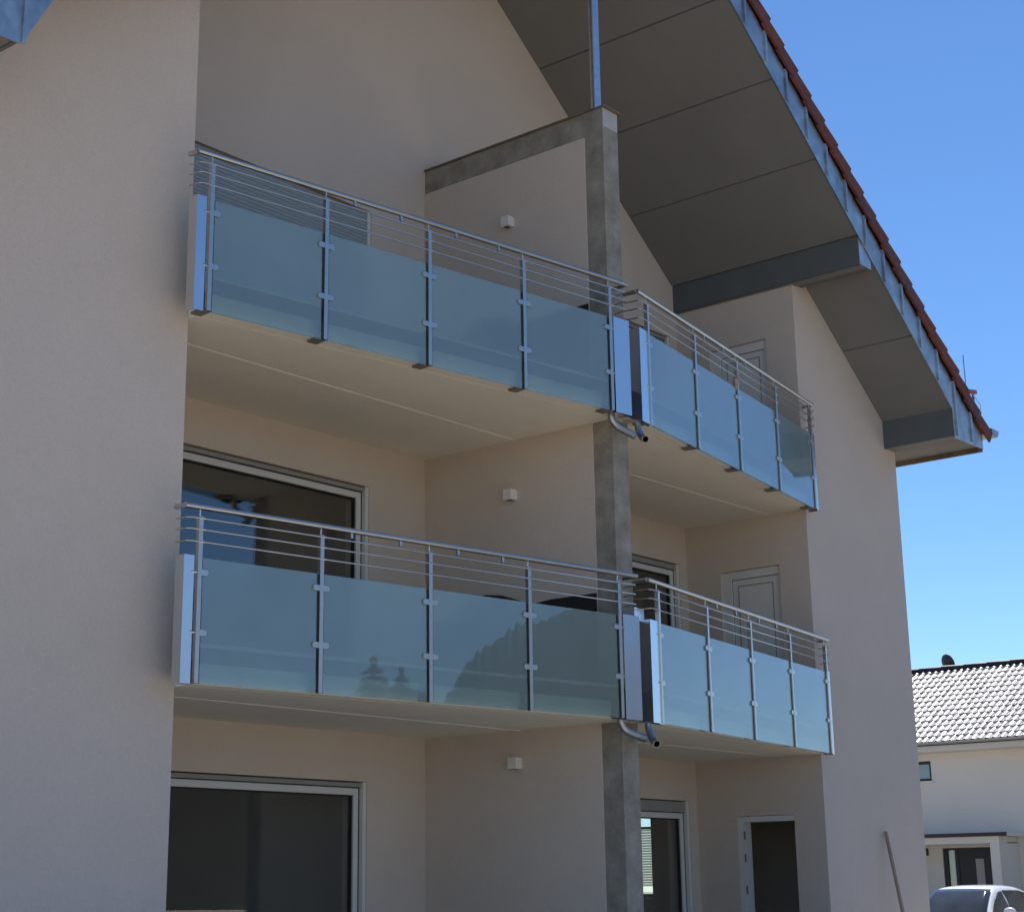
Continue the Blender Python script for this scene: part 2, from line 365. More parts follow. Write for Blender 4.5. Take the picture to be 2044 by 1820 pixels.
# balcony slabs -----------------------------------------------------------------
def front(off):      # plan polyline of a line 'off' metres behind the glass, left end, apex, right end
    a, b = dl - off, dr - off
    # intersection of the two lines
    det = nl.x * nr.y - nl.y * nr.x
    ax = (a * nr.y - b * nl.y) / det; ay = (nl.x * b - nr.x * a) / det
    return a, b, (ax, ay)
for z in (Z1, Z2):
    a, b, ap = front(.10)
    pts = [(XL+.002, -.002), (XL+.002, -D-.003), (XL-.006, -D-.003), (XL-.006, lineat(nl, a, XL-.006)), ap, (XR+.006, lineat(nr, b, XR+.006)),
           (XR+.006, -D-.003), (XR-.002, -D-.003), (XR-.002, -.002)]
    # underside built in strips so the drip groove and the joint between the precast planks are real recesses
    top = MB().prism_z(pts, z+.030, z+.15).build("balcony_slab", M_CEIL, B)
    a2, b2, ap2 = front(.215); a3, b3, ap3 = front(.232)
    def strip(p0, p1):        # plank between two polylines
        m_ = MB(); m_.prism_z(p0 + p1[::-1], z, z+.0298); return m_
    o1 = [(XL-.006, lineat(nl, a, XL-.006)), ap, (XR+.006, lineat(nr, b, XR+.006))]
    i1 = [(XL-.006, lineat(nl, a2, XL-.006)), ap2, (XR+.006, lineat(nr, b2, XR+.006))]
    strip(o1, i1).build("drip_nosing", M_CEIL, top)
    i2 = [(XL+.003, lineat(nl, a3, XL)), ap3, (XR-.003, lineat(nr, b3, XR))]
    strip(i2, [(XL+.003, -1.197), (0, -1.197), (XR-.003, -1.197)]).build("ceiling_plank", M_CEIL, top)
    strip([(XL+.003, -1.185), (0, -1.185), (XR-.003, -1.185)], [(XL+.003, -.003), (0, -.003), (XR-.003, -.003)]).build("ceiling_plank", M_CEIL, top)
    MB().box(XL+.01, XR-.01, -1.203, -1.179, z-.004, z-.0005).build("joint_filler", M_FILLER, top)
    # edge profile along the slab front and the floor finish
    for nn, c, xa, xb in ((nl, dl, XL-.006, ap[0]-.02), (nr, dr, ap[0]+.25, XR+.006)):
        for name, off0, off1, z0, z1, mm in (("edge_profile", .085, .10, z+.15, z+.265, M_ZINCDARK), ("edge_trim", .083, .10, z+.265, z+.29, M_WHITE)):
            pts2 = [(xa, lineat(nn, c-off0, xa)), (xb, lineat(nn, c-off0, xb)), (xb, lineat(nn, c-off1, xb)), (xa, lineat(nn, c-off1, xa))]
            MB().prism_z(pts2, z0, z1).build(name, mm, top)
    for nn, c, xa, xb in ((nl, dl, -.34, ap[0]), (nr, dr, ap[0], .44)):      # dark sheet added over the slab apex as shade in the gap
        pts2 = [(xa, lineat(nn, c-.082, xa)), (xb, lineat(nn, c-.082, xb)), (xb, lineat(nn, c-.0995, xb)), (xa, lineat(nn, c-.0995, xa))]
        MB().prism_z(pts2, z-.004, z+.262).build("gap_shade", M_ZINCDARK, top)
    a4, b4, ap4 = front(.101)
    pts3 = [(XL+.004, -.004), (XL+.004, -D), (XL+.004, lineat(nl, a4, XL+.004)), ap4, (XR-.004, lineat(nr, b4, XR-.004)), (XR-.004, -D), (XR-.004, -.004)]
    MB().prism_z(pts3, z+.1505, z+TH).build("floor_finish", M_ROOMFLOOR, top)

# windows --------------------------------------------------------------------
def window(xa, xb, za, zb, shutter=0.0, header=.05, blind=False):
    w = empty("window", ((xa+xb)/2, 0, za), B)
    ox, oz = (xa+xb)/2, za
    X0, X1, Zt = xa-ox, xb-ox, zb-oz
    G = .045; H = header; FW = .062
    for x in (X0, X1-G): MB().box(x, x+G, .012, .10, .02, Zt-.003).build("guide_rail", M_WHITE, w)
    bx = MB().box(X0+G, X1-G, .03, .22, Zt-H, Zt-.012).build("shutter_box", M_GREYBOX, w)
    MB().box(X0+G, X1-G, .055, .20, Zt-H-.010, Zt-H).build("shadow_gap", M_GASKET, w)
    zt = Zt-H-.010
    a, b = X0+G+.012, X1-G-.012
    fr = MB()
    fr.box(a, b, .06, .13, zt-FW, zt).box(a, b, .06, .13, 0.0, .08)
    for x in (a, b-FW): fr.box(x, x+FW, .06, .13, .08, zt-FW)
    fr.build("frame", M_WHITE, w)
    gk = MB(); i0, i1 = a+FW, b-FW
    gk.box(i0, i1, .078, .12, zt-FW-.012, zt-FW).box(i0, i0+.012, .078, .12, .08, zt-FW-.012).box(i1-.012, i1, .078, .12, .08, zt-FW-.012)
    gk.box(X0+G, a, .058, .12, 0, zt).box(b, X1-G, .058, .12, 0, zt)
    gk.build("gasket", M_GASKET, w)
    MB().box(i0+.012, i1-.012, .092, .112, .08, zt-FW-.012).build("pane", M_PANE, w)
    if shutter:
        sl = MB().prism_x([(.020, 0), (.026, .001), (.026, .036), (.020, .0375), (.013, .030), (.010, .019), (.013, .008)], X0+G+.004, X1-G-.004).mesh("slat", M_SHUTTER)
        n = int((Zt-H)/.0385)
        for k in range(n): inst("slat", sl, w, (0, 0, Zt-H-.0385*(k+1)))
    return w
window(*WL, *WZ[0]); window(*WL, *WZ[1]); window(*WL, *WZ[2], shutter=1)
window(*WR, *WZR[0], header=.13); window(*WR, *WZR[1], header=.07); window(*WR, *WZR[2])

# doors of the right wing ------------------------------------------------------
def side_door(ya, yb, za, zb, leaf=True, head=.10):
    d = empty("door", (XR, ya, za), B)
    W, H = yb-ya, zb-za
    fr = MB()
    if leaf:
        fr.box(.035, .16, .004, .05, 0, H-.004).box(.035, .16, W-.125, W-.004, 0, H-.004).box(.035, .16, .05, W-.125, H-head, H-.004)
        fr.build("frame", M_WHITE, d)
        y0, y1, zt = .053, W-.128, H-head-.003
        lf = MB().box(.060, .10, y0, y1, .01, zt)
        lf.build("leaf", M_WHITE, d)
        gk = MB().box(.0555, .0605, y0, y1, zt-.002, zt+.003).box(.0555, .0605, y1-.001, y1+.003, 0, zt); gk.build("gasket", M_GASKET, d)
        g2 = MB(); c = .075
        g2.box(.054, .0598, y0+c, y1-c, zt-c-.012, zt-c).box(.054, .0598, y1-c-.012, y1-c, .1, zt-c-.012).box(.054, .0598, y0+c, y0+c+.012, .1, zt-c-.012)
        g2.build("panel_bead", M_GREYBOX, d)
        MB().tube([(.05, y1-.05, 1.0), (.015, y1-.05, 1.0), (.012, y1-.15, 1.0)], .009, 8).build("handle", M_STEEL, d, True)
    else:
        fr.box(.012, .17, W-.075, W-.004, 0, H-.004).box(.012, .17, .004, W-.075, H-.065, H-.004).box(.06, .17, .004, .02, 0, H-.065)
        fr.build("frame", M_WHITE, d)
        hz = MB()
        for zz in (.25, 1.0, 1.35, 1.6): hz.box(.005, .03, W-.083, W-.0755, zz, zz+.09)
        hz.build("hinge", M_DARKSTEEL, d)
        MB().box(.03, .10, .012, .06, H-.062, H-.03).build("closer_bracket", M_GREYBOX, d)
    return d
side_door(*DOORS[0], leaf=False); side_door(*DOORS[1]); side_door(*DOORS[2], head=.11)

# flank window with venetian blind (seen through the ground floor room)
fw = empty("window", (XW-.2, SW[0], SW[2]), B)
w_, h_ = SW[1]-SW[0], SW[3]-SW[2]
fr = MB().box(0, .06, 0, w_, 0, .05).box(0, .06, 0, w_, h_-.05, h_)
fr.box(0, .06, 0, .05, .05, h_-.05).box(0, .06, w_-.05, w_, .05, h_-.05).box(0, .06, .05, w_-.05, h_-.235, h_-.205)
fr.build("frame", M_NDARK, fw)
MB().box(.02, .03, .05, w_-.05, .05, h_-.235).build("pane", M_PANE, fw); MB().box(.02, .03, .05, w_-.05, h_-.205, h_-.05).build("pane", M_PANE, fw)
sl = MB().prism_y([(.10, 0), (.118, .028), (.1195, .027), (.1015, -.001)], .06, w_-.06).mesh("slat", M_BLIND)
for k in range(22): inst("slat", sl, fw, (0, 0, .15+k*.034))

# roof ---------------------------------------------------------------------------
prof = [(0, S0+.04), (6.83, soff(6.83)+.04), (6.845, 6.45), (7.59, 6.45), (7.60, 6.54), (0, S0+.415)]
RF = MB().prism_y(prof, -V+.002, YB+.4).prism_y([(-x, z) for x, z in prof], -V+.002, YB+.4)
roof = RF.build("roof", M_SHADE, B)  # body coloured black so the open soffit joints look shaded
# soffit boards, each its own panel with open joints between
edges = [0.006, .265, 1.14, 2.02, 2.895, 3.775, 4.655]
def soffit_panel(x0, x1, y0=-V+.004, y1=.05):
    zz = lambda x: soff(x)
    g_ = .010
    xa, xb = (x0+g_, x1-g_) if x0 >= 0 else (x0+g_, x1-g_)
    MB().prism_y([(xa, zz(xa)), (xb, zz(xb)), (xb, zz(xb)+.03), (xa, zz(xa)+.03)], y0, y1).build("soffit_panel", M_SOFFIT, roof)
for a, b in list(zip(edges[:-1], edges[1:])) + [(4.945, 5.874), (5.874, 6.825)]:
    soffit_panel(a, b); soffit_panel(-b, -a)
# purlin casings
for s in (1, -1):
    x0, x1 = 4.665*s, 4.935*s
    xa, xb = min(x0, x1), max(x0, x1)
    MB().prism_y([(xa, 8.082), (xb, 8.082), (xb, soff(xb)+.02), (xa, soff(xa)+.02)], -V+.012, .03).build("purlin_casing", M_CASING, roof)
    MB().prism_y([(xa, 8.078), (xb, 8.078), (xb, soff(xb)-.012), (xa, soff(xa)-.012)], -V+.002, -V+.011).build("purlin_cap", M_ZINC, roof)
    MB().box(xa+.03, xb-.12, -V+.02, .03, 8.066, 8.0818).build("purlin_board", M_SOFFIT, roof)
    # boxed eaves
    e0, e1 = 6.80*s, 6.828*s
    ea, eb = min(e0, e1), max(e0, e1)
    MB().prism_y([(ea, 6.415), (eb, 6.415), (eb, soff(eb)-.002), (ea, soff(ea)-.002)], -V+.004, .03).build("eaves_casing", M_CASING, roof)
    for p0, p1 in ((6.83, 7.06), (7.07, 7.585)):
        pa, pb = min(p0*s, p1*s), max(p0*s, p1*s)
        MB().box(pa, pb, -V+.004, YB+.3, 6.425, 6.448).build("soffit_panel", M_SOFFIT, roof)
    d0, d1 = sorted((7.587*s, 7.607*s))
    MB().box(d0, d1, -V-.002, YB+.3, 6.36, 6.52).build("drip_board", M_CAP, roof)
# zinc fascia sheets along the verge with standing ribs
def fascia_sheet(x0, x1, s, rib=True):
    bot = lambda x: soff(x)-.015 if x < 6.80 else 6.395
    m_ = MB(); top = lambda x: soff(x)+.40
    brk = [x0] + ([6.799, 6.801] if x0 < 6.79 and x1 > 6.81 else []) + [x1]
    pts = [(s*x, bot(x)) for x in brk] + [(s*x1, top(x1)), (s*x0, top(x0))]
    m_.prism_y(pts, -V-.012, -V-.001)
    o = m_.build("fascia_sheet", M_ZINC, roof)
    if rib:
        r0, r1 = x1-.028, x1+.006
        zlo = bot(min(x1, 7.6))+.035
        MB().prism_y([(s*r0, zlo+.02), (s*(r0+r1)/2, zlo), (s*r1, zlo+.02), (s*r1, top(r1)-.002), (s*r0, top(r0)-.002)], -V-.034, -V-.0125).build("rib", M_ZINC, o)
    return o
k = 0; x = 7.61
fx = [7.61]
while x > .2: x -= .4125; fx.append(max(x, 0))
fx = fx[::-1]
fx = [0] + [2.344-.4125*i for i in range(5, 0, -1)] + [2.344+.4125*i for i in range(0, 13)]
fx = [q for q in fx if q < 7.5] + [7.605]
for a, b in zip(fx[:-1], fx[1:]):
    if b-a > .03: fascia_sheet(a, b, 1, b < 7.58)
for a, b in ((6.05, 6.46), (6.46, 6.8), (6.8, 7.21), (7.21, 7.605)): fascia_sheet(a, b, -1, b not in (6.8,) and b < 7.58)
MB().prism_y([(0, soff(0)-.015), (0, soff(0)+.40), (-6.05, soff(6.05)+.40), (-6.05, soff(6.05)-.015)], -V-.012, -V-.001).build("fascia_board", M_ZINC, roof)
MB().box(-6.803, -6.775, -V-.03, -V-.001, 6.40, 6.82).build("corner_strip", M_ZINC, roof)
# clay covering
cov = [(0, S0+.42), (7.72, soff(7.72)+.42), (7.74, soff(7.72)+.50), (0, S0+.56)]
MB().prism_y(cov, -V+.11, YB+.45).prism_y([(-x, z) for x, z in cov], -V-.04, YB+.45).build("tile_covering", M_TILE, roof)
ct = math.atan(TP)
def verge_mesh():
    # local x down the slope, local z normal to the roof, y across; a curved top with a hanging flap on the front
    sec = [(.20, .03), (.12, .075), (.04, .10), (-.03, .105), (-.075, .085), (-.095, .045), (-.10, -.115), (-.075, -.12), (-.07, .03), (-.02, .055), (.10, .035), (.20, 0)]
    L = .42; m_ = MB(); n = len(sec)
    v = [(0, y, z) for y, z in sec] + [(L, y*1.0 - (.008 if y < 0 else 0), z + (.046 if z > -.1 else .03)) for y, z in sec]
    f = [tuple(range(n)), tuple(range(2*n-1, n-1, -1))] + [(i, (i+1) % n, n+(i+1) % n, n+i) for i in range(n)]
    m_.add(v, f); return m_.mesh("verge_tile", M_TILE, False)
vm = verge_mesh()
step = .277
xt = 7.44
i = 0
while xt > 1.6:
    inst("verge_tile", vm, roof, (xt+random.uniform(-.004, .004), -V+.045+random.uniform(-.004, .004), soff(xt)+.545), (0, ct, random.uniform(-.006, .006)))
    xt -= step
# gutters
def gutter(s):
    c = (7.90*s, 6.70); m_ = MB(); pts = []; n = 10
    for r in (.105, .098):
        for k in range(n+1):
            t = math.pi + math.pi*k/n
            pts.append((r, t))
    outer = [(c[0]+.105*math.cos(math.pi+math.pi*k/n), c[1]+.105*math.sin(math.pi+math.pi*k/n)) for k in range(n+1)]
    inner = [(c[0]+.097*math.cos(math.pi+math.pi*k/n), c[1]+.097*math.sin(math.pi+math.pi*k/n)) for k in range(n+1)][::-1]
    y0, y1 = -V-.06, YB+.4
    P_ = outer+inner; N = len(P_)
    v = [(x, y0, z) for x, z in P_] + [(x, y1, z) for x, z in P_]
    f = [(k, k+1, N+k+1, N+k) for k in range(N-1)] + [(N-1, 0, N, 2*N-1)]
    for k in range(n): f.append((k, k+1, N-2-k, N-1-k)); f.append((N+k, N+k+1, 2*N-2-k, 2*N-1-k))
    m_.add(v, f)
    m_.prism_y(outer, -V-.064, -V-.058)
    bd = [(c[0]+.112*s, y0, c[1]), (c[0]+.112*s, y1, c[1])]
    m_.tube(bd, .012, 8)
    m_.build("gutter", M_ZINC, roof, False)
gutter(1); gutter(-1)

# ------------------------------------------------------------------ railings
def railing(P0, P1, zb, e0, e1, r0, r1, label, plate=False, front0=None, front1=None, sidelen0=.2, sidelen1=.2, sheet1=None):
    d = P1-P0; L = d.length; th = math.atan2(d.y, d.x)
    root = empty("balcony_railing", (P0.x, P0.y, zb), None, (0, 0, th))
    tag(root, label, "railing", "glass balcony railings")
    HZ = 1.277
    iy = Vector((math.sin(th), math.cos(th)))     # world +Y in local axes
    # handrail with mitred returns
    def back(x, r): return (x+iy.x*r, iy.y*r)
    hr = MB()
    q0, q1 = back(-e0, r0), back(L+e1, r1)
    hr.tube([(-e0, 0, HZ), (L+e1, 0, HZ)], .0215, 14)
    hr.tube([(-e0+.01, .012, HZ-.001), (q0[0], q0[1], HZ-.001)], .0208, 14)
    hr.tube([(L+e1-.01, .012, HZ-.001), (q1[0], q1[1], HZ-.001)], .0208, 14)
    hro = hr.build("handrail", M_STEEL, root, True)
    for k, cx in enumerate((1.375, 1.86, 2.465, 2.955)):
        MB().bevbox(cx-.012, cx+.012, -.008, .008, HZ-.062, HZ-.02, .006).box(cx-.004, cx+.004, -.011, -.0075, HZ-.050, HZ-.040).build("clip", M_STEEL, hro)
    # round rods, bent back at both ends
    for z in (1.190, 1.108, 1.018):
        c = .05
        pth = [(q0[0]+.004, q0[1]-.004, z)] + [(-e0+.02+iy.x*c, iy.y*c, z), (-e0+.022+iy.x*c*.3, iy.y*c*.3-.012, z), (-e0+.05, -.018, z)]
        pth += [(L+e1-.05, -.018, z), (L+e1-.022+iy.x*c*.3, iy.y*c*.3-.012, z), (L+e1-.02+iy.x*c, iy.y*c, z), (q1[0]-.004, q1[1]-.004, z)]
        MB().tube(pth, .0062, 8).build("rod", M_STEEL, root, True)
    px = [0, L*.2503, L*.499, L*.7497, L]
    post = MB().bevbox(-.0175, .0175, -.022, .016, 0.004, 1.205, .004).mesh("post", M_POST)
    pin = MB().tube([(0, .004, 1.205), (0, 0.0, 1.258)], .0065, 8).mesh("pin", M_POST, True)
    clampf = MB()
    def pill(m_, x0, x1, y0, y1, zc, h):
        n = 6; pts = []
        for k in range(n+1): t = math.pi/2+math.pi*k/n; pts.append((x0+h/2+h/2*math.cos(t), zc+h/2*math.sin(t)))
        for k in range(n+1): t = -math.pi/2+math.pi*k/n; pts.append((x1-h/2+h/2*math.cos(t), zc+h/2*math.sin(t)))
        m_.prism_y(pts, y0, y1)
    cl = MB(); pill(cl, -.077, .077, -.019, .016, 0, .045); clm = cl.mesh("clamp", M_POST)
    cl = MB(); pill(cl, -.012, .077, -.019, .016, 0, .045); clr = cl.mesh("clamp", M_POST)
    cl = MB(); pill(cl, -.077, .012, -.019, .016, 0, .045); cll = cl.mesh("clamp", M_POST)
    stub = MB().tube([(0, -.006, 0), (.05, -.006, 0)], .011, 8).mesh("stub", M_POST, True)
    eye = MB().tube([(-.006, -.018, 0), (.034, -.018, 0)], .0095, 8).mesh("eyelet", M_POST, True)
    brk = MB().box(-.045, .045, .02, .165, .016, .0335).box(-.03, .03, .03, .088, .034, .16).mesh("bracket", M_DARKSTEEL)
    for k, x in enumerate(px):
        p = inst("post", post, root, (x, 0, 0))
        inst("pin", pin, p)
        for z in (.795, .362):
            inst("clamp", clr if k == 0 else cll if k == 4 else clm, p, (0, 0, z))
            if k in (0, 4): inst("stub", stub, p, (-.06 if k == 0 else .01, 0, z))
        for z in (1.190, 1.108, 1.018): inst("eyelet", eye, p, (0, 0, z))
        inst("bracket", brk, p)
    for a, b in zip(px[:-1], px[1:]):
        w2 = (b-a)/2-.034
        gp_ = MB().box(-w2, w2, -.005, .0055, -.4505, .4505).build("glass_panel", M_FROST, root, loc=((a+b)/2, 0, .4545),
              rot=(R(random.uniform(-.12, .12)), 0, R(random.uniform(-.10, .10))))
        MB().box(-w2-.012, -w2-.0005, -.003, .004, -.448, .446).build("black_edge", M_GASKET, gp_)  # black strip down each upright edge of the pane
        MB().box(w2+.0005, w2+.012, -.003, .004, -.448, .446).build("black_edge", M_GASKET, gp_)
    # folded end sheets: narrow front leaf and a leaf running back to the wall
    for s, xe, fl, sl_, r in ((-1, -e0, e0-.035 if front0 is None else front0, sidelen0, r0), (1, L+e1, e1-.035 if front1 is None else front1, sidelen1, r1)):
        if s > 0 and sheet1 is not None: xe = L+sheet1
        x2 = xe - s*fl
        a, b = min(xe, x2), max(xe, x2)
        es = MB().box(a, b, -.012, -.009, -.004, .915)
        xs_ = xe + (.0015 if s > 0 else -.0015)
        es.add([(xe, -.012, -.004), (xe+iy.x*sl_, iy.y*sl_, -.004), (xe+iy.x*sl_, iy.y*sl_, .915), (xe, -.012, .915),
                (xe-s*.003, -.009, -.004), (xe+iy.x*sl_-s*.003, iy.y*sl_, -.004), (xe+iy.x*sl_-s*.003, iy.y*sl_, .915), (xe-s*.003, -.009, .915)],
               [(0,1,2,3), (4,7,6,5), (0,3,7,4), (1,5,6,2), (3,2,6,7), (0,4,5,1)])
        es.build("end_sheet", M_SHEET, root)
    if plate:
        MB().box(-.325, -.125, .075, .08, .90, 1.015).build("sky_mirror_plate", M_SHEET, root)  # added plate, set to mirror the sky as a bright patch
    return root
railing(PL0, PL1, 5.2625, .128, .252, .105, .15, "upper glass railing left of the concrete column, near the shuttered window", front0=.085, front1=.205, sidelen0=.085, sidelen1=.15)
railing(PR0, PR1, 5.2625, .188, .138, .155, .125, "upper glass railing right of the concrete column, with a rag on its middle post", front0=.225, front1=.05, sheet1=.088, sidelen0=.205, sidelen1=.12)
railing(PL0, PL1, 2.490, .128, .252, .105, .15, "lower glass railing left of the concrete column, reflecting a hill and trees", front0=.085, front1=.205, sidelen0=.085, sidelen1=.15)
railing(PR0, PR1, 2.490, .188, .138, .155, .125, "lower glass railing right of the concrete column, above the open ground floor doorway", plate=True, front0=.225, front1=.05, sheet1=.088, sidelen0=.205, sidelen1=.12)

# rag tied round a post
rg = MB()
t_ = (PR1-PR0).normalized(); pc = PR0 + (PR1-PR0)*.499
bm = bmesh.new(); bmesh.ops.create_icosphere(bm, subdivisions=3, radius=1)
rnd = random.Random(3)
for v_ in bm.verts:
    n_ = v_.co.copy(); k_ = 1+.25*math.sin(n_.z*9+n_.x*5)+rnd.uniform(-.12, .12)
    w = .036*(1-.45*abs(math.sin(n_.z*2.6)))
    v_.co = Vector((n_.x*w*k_*1.5, n_.y*w*k_, n_.z*.12+.02*math.sin(n_.x*7)))
me = bpy.data.meshes.new("rag"); bm.to_mesh(me); bm.free(); me.materials.append(M_CLOTH)
for p in me.polygons: p.use_smooth = True
rag = bpy.data.objects.new("rag", me); COL.objects.link(rag); rag.location = (pc.x-.012, pc.y-.01, 6.245); rag.rotation_euler = (.1, .12, .3)
tag(rag, "small crumpled beige rag tied round the middle post of the upper right railing", "rag")

# drain spouts ---------------------------------------------------------------
def smooth_path(P, n=6):
    P = [Vector(p) for p in P]; out = []
    for i in range(len(P)-1):
        p0 = P[max(i-1, 0)]; p1 = P[i]; p2 = P[i+1]; p3 = P[min(i+2, len(P)-1)]
        for k in range(n):
            t = k/n
            out.append(.5*((2*p1)+(p2-p0)*t+(2*p0-5*p1+4*p2-p3)*t*t+(3*p1-p0-3*p2+p3)*t**3))
    out.append(P[-1]); return out
def spout(P, r, label):
    P = smooth_path(P); o0 = P[0].copy(); P = [p-o0 for p in P]
    m_ = MB().tube(P, r, 16, caps=False)
    inner = MB().tube([p + (P[-1]-P[-2])*(.0 if i < len(P)-1 else -.001) for i, p in enumerate(P)], r*.9, 16, caps=True)
    root = m_.build("drain_spout", M_ZINC, None, True, loc=tuple(o0))
    # dark bore: capped plug, black for the shade inside the pipe
    inner_t = MB().tube(P[:-1], r*.9, 16, caps=True); inner_t.build("bore", M_SHADE, root, True)
    rim = MB(); d = (P[-1]-P[-2]).normalized()
    a = Vector((0, 0, 1)); u = (a-d*a.dot(d)).normalized(); w = d.cross(u)
    vv = []
    for rr in (r*1.0, r*.9):
        for k in range(16):
            t = 2*math.pi*k/16; vv.append(P[-1]+u*rr*math.cos(t)+w*rr*math.sin(t))
    rim.add(vv, [(k, (k+1) % 16, 16+(k+1) % 16, 16+k) for k in range(16)]); rim.build("rim", M_ZINC, root)
    return tag(root, label, "drain spout", "balcony drain spouts")
for dz, word in ((0, "upper"), (2.7725, "lower")):
    spout([(-.20, -2.50, 5.295-dz), (-.197, -2.50, 5.235-dz), (-.14, -2.515, 5.172-dz), (.085, -2.55, 5.118-dz)], .034, "long curved zinc drain spout under the %s left balcony beside the column" % word)
    spout([(.155, -2.54, 5.295-dz), (.15, -2.55, 5.20-dz), (.125, -2.61, 5.10-dz), (.09, -2.67, 5.065-dz)], .033, "short zinc drain spout with dark open end under the %s right balcony" % word)

# wall lamps ---------------------------------------------------------------
def lamp(y, z, label):
    r = empty("wall_lamp", (-.012, y, z)); tag(r, label, "wall lamp", "cube wall lamps")
    m_ = MB().box(-.100, -.012, -.049, .049, -.052, .052)
    m_.build("housing", M_LAMP, r)
    MB().box(-.012, 0, -.045, .045, -.045, .045).build("back_plate", M_LAMP, r)
    MB().tube([(-.056, 0, -.0525), (-.056, 0, -.0555)], .030, 16).build("lens", M_LENS, r)
lamp(-1.185, 7.568, "topmost white cube wall lamp on the dividing wall under the concrete beam")
lamp(-1.165, 4.748, "middle white cube wall lamp on the dividing wall between the two left railings")
lamp(-1.175, 2.198, "lowest white cube wall lamp on the ground floor dividing wall")

# batten leaning on the right wing wall
bt = empty("wooden_batten", (5.54, -2.30, GZ)); tag(bt, "thin wooden batten leaning against the right front wall of the building", "batten")
top_ = Vector((.50, .585, 2.03)); m_ = MB(); dirv = top_.normalized(); a = Vector((1, 0, 0)); u = (a-dirv*a.dot(dirv)).normalized(); w = dirv.cross(u)
vv = []
for e in (Vector((0, 0, 0)), top_):
    for su, sw in ((-1, -1), (1, -1), (1, 1), (-1, 1)): vv.append(e+u*.022*su+w*.012*sw)
m_.add(vv, [(0,3,2,1), (4,5,6,7), (0,1,5,4), (1,2,6,5), (2,3,7,6), (3,0,4,7)]); m_.build("batten", M_WOOD, bt)

# roof edge worksite bracket and antenna rod at the right verge
rk = empty("roof_bracket", (7.45, -2.58, soff(7.45)+.74)); tag(rk, "small red headed bracket with a string clipped on the tiles above the right eaves", "bracket")
MB().box(-.02, .24, -.02, .02, .10, .15).build("red_arm", M_RED, rk, rot=(0, -.15, 0))
MB().box(.12, .145, -.012, .012, -.14, .11).build("leg", M_DARKSTEEL, rk)
MB().box(.13, .21, -.015, .015, -.13, -.10).build("foot", M_DARKSTEEL, rk)
MB().tube([(.02, -.02, .10), (.03, -.08, .02), (-.02, -.16, -.10), (-.13, -.17, -.28)], .004, 6).build("string", M_CLOTH, rk)
ro = MB().tube([(0, 0, 0), (.0, .0, .74)], .006, 8).build("antenna_rod", M_DARKSTEEL, None, loc=(7.39, -2.58, soff(7.39)+.55))
tag(ro, "thin upright metal rod standing on the roof tiles near the right eaves", "rod")

# ------------------------------------------------------------------ neighbouring house
NX = 33.0; NY0, NY1 = -4.0, 18.0; NG = GZ; EZ = 4.95
N = empty("neighbour_house", (NX, 9, NG)); N.location = (0, 0, 0)
tag(N, "white rendered house with glinting grey tiled roof beyond the car", "building")
nholes = [(10.82, 11.75, 3.93, 4.48), (9.27, 10.675, NG+.02, 2.09)]
v, f = wall_grid([NY0, NY1]+[q for h in nholes for q in h[:2]], [NG, EZ-.02]+[q for h in nholes for q in h[2:]], holes_solid(nholes),
                 lambda u, w, s: (NX if s == 0 else NX+.3, u, w))
obj("wall", v, f, M_NWALL, N)
NP = R(30); NRX, NRZ = 36.75, EZ+(36.75-32.45)*math.tan(NP)
MB().prism_y([(NX+.31, NG), (40.5, NG), (40.5, EZ), (NRX, NRZ-.25), (NX+.31, EZ)], NY0+.01, NY0+.3).build("gable", M_NWALL, N)
MB().prism_y([(NX+.31, NG), (40.5, NG), (40.5, EZ), (NRX, NRZ-.25), (NX+.31, EZ)], NY1-.3, NY1-.01).build("gable", M_NWALL, N)
MB().box(40.2, 40.5, NY0+.31, NY1-.31, NG, EZ).build("wall", M_NWALL, N)
MB().box(NX+.31, 40.2, NY0+.3, NY1-.3, 2.3, 2.5).build("floor", M_ROOM, N)
nroof = MB().prism_y([(32.42, EZ-.02), (NRX, NRZ-.06), (41.0, EZ-.02), (41.0, EZ-.16), (NRX, NRZ-.26), (32.42, EZ-.10)], NY0-.4, NY1+.4).build("roof", M_NDARK, N)
MB().box(32.46, NX, NY0-.38, NY1+.38, EZ-.27, EZ-.105).build("eaves_soffit", M_NWALL, nroof)
# tiles: wavy pantile, 0.21 wide, rows 0.345 apart
def pantile():
    n = 6; L = .40; v = []; f = []
    prof_ = [(.222*k/n-.001, .030*math.sin(math.pi*min(1, k/n*1.35))**1.0 if k/n < .74 else -.006) for k in range(n+1)]
    for xx, lift in ((0, .034), (L, .004)):
        for yy, zz in prof_: v.append((xx, yy, zz+lift))
        for yy, zz in prof_: v.append((xx, yy, zz+lift-.018))
    m_ = n+1
    for k in range(n):
        f.append((k, k+1, 2*m_+k+1, 2*m_+k))
        f.append((m_+k, m_+k+1, k+1, k))
    o = obj("roof_tile", v, f, M_NTILE, None, True); me = o.data; bpy.data.objects.remove(o); return me
tm = pantile()
rows = int((NRX-32.42)/math.cos(NP)/.345)
seen, rest = [], MB()
base_v = [tuple(q.co) for q in tm.vertices]; base_f = [tuple(p.vertices) for p in tm.polygons]
rot = Matrix.Rotation(-NP, 4, 'Y')
for r_ in range(rows+1):
    for c_ in range(int((NY1-NY0+.6)/.21)):
        y = NY0-.3+c_*.21
        xr, zr = 32.36+r_*.345*math.cos(NP), EZ-.03+r_*.345*math.sin(NP)
        if 7.9+r_*.09 <= y <= 11.55+r_*.115 and len(seen) < 300: seen.append((xr, y, zr))
        elif 3 < y < 16:
            Mx = Matrix.Translation((xr, y, zr)) @ rot
            rest.add([Mx @ Vector(q) for q in base_v], base_f)
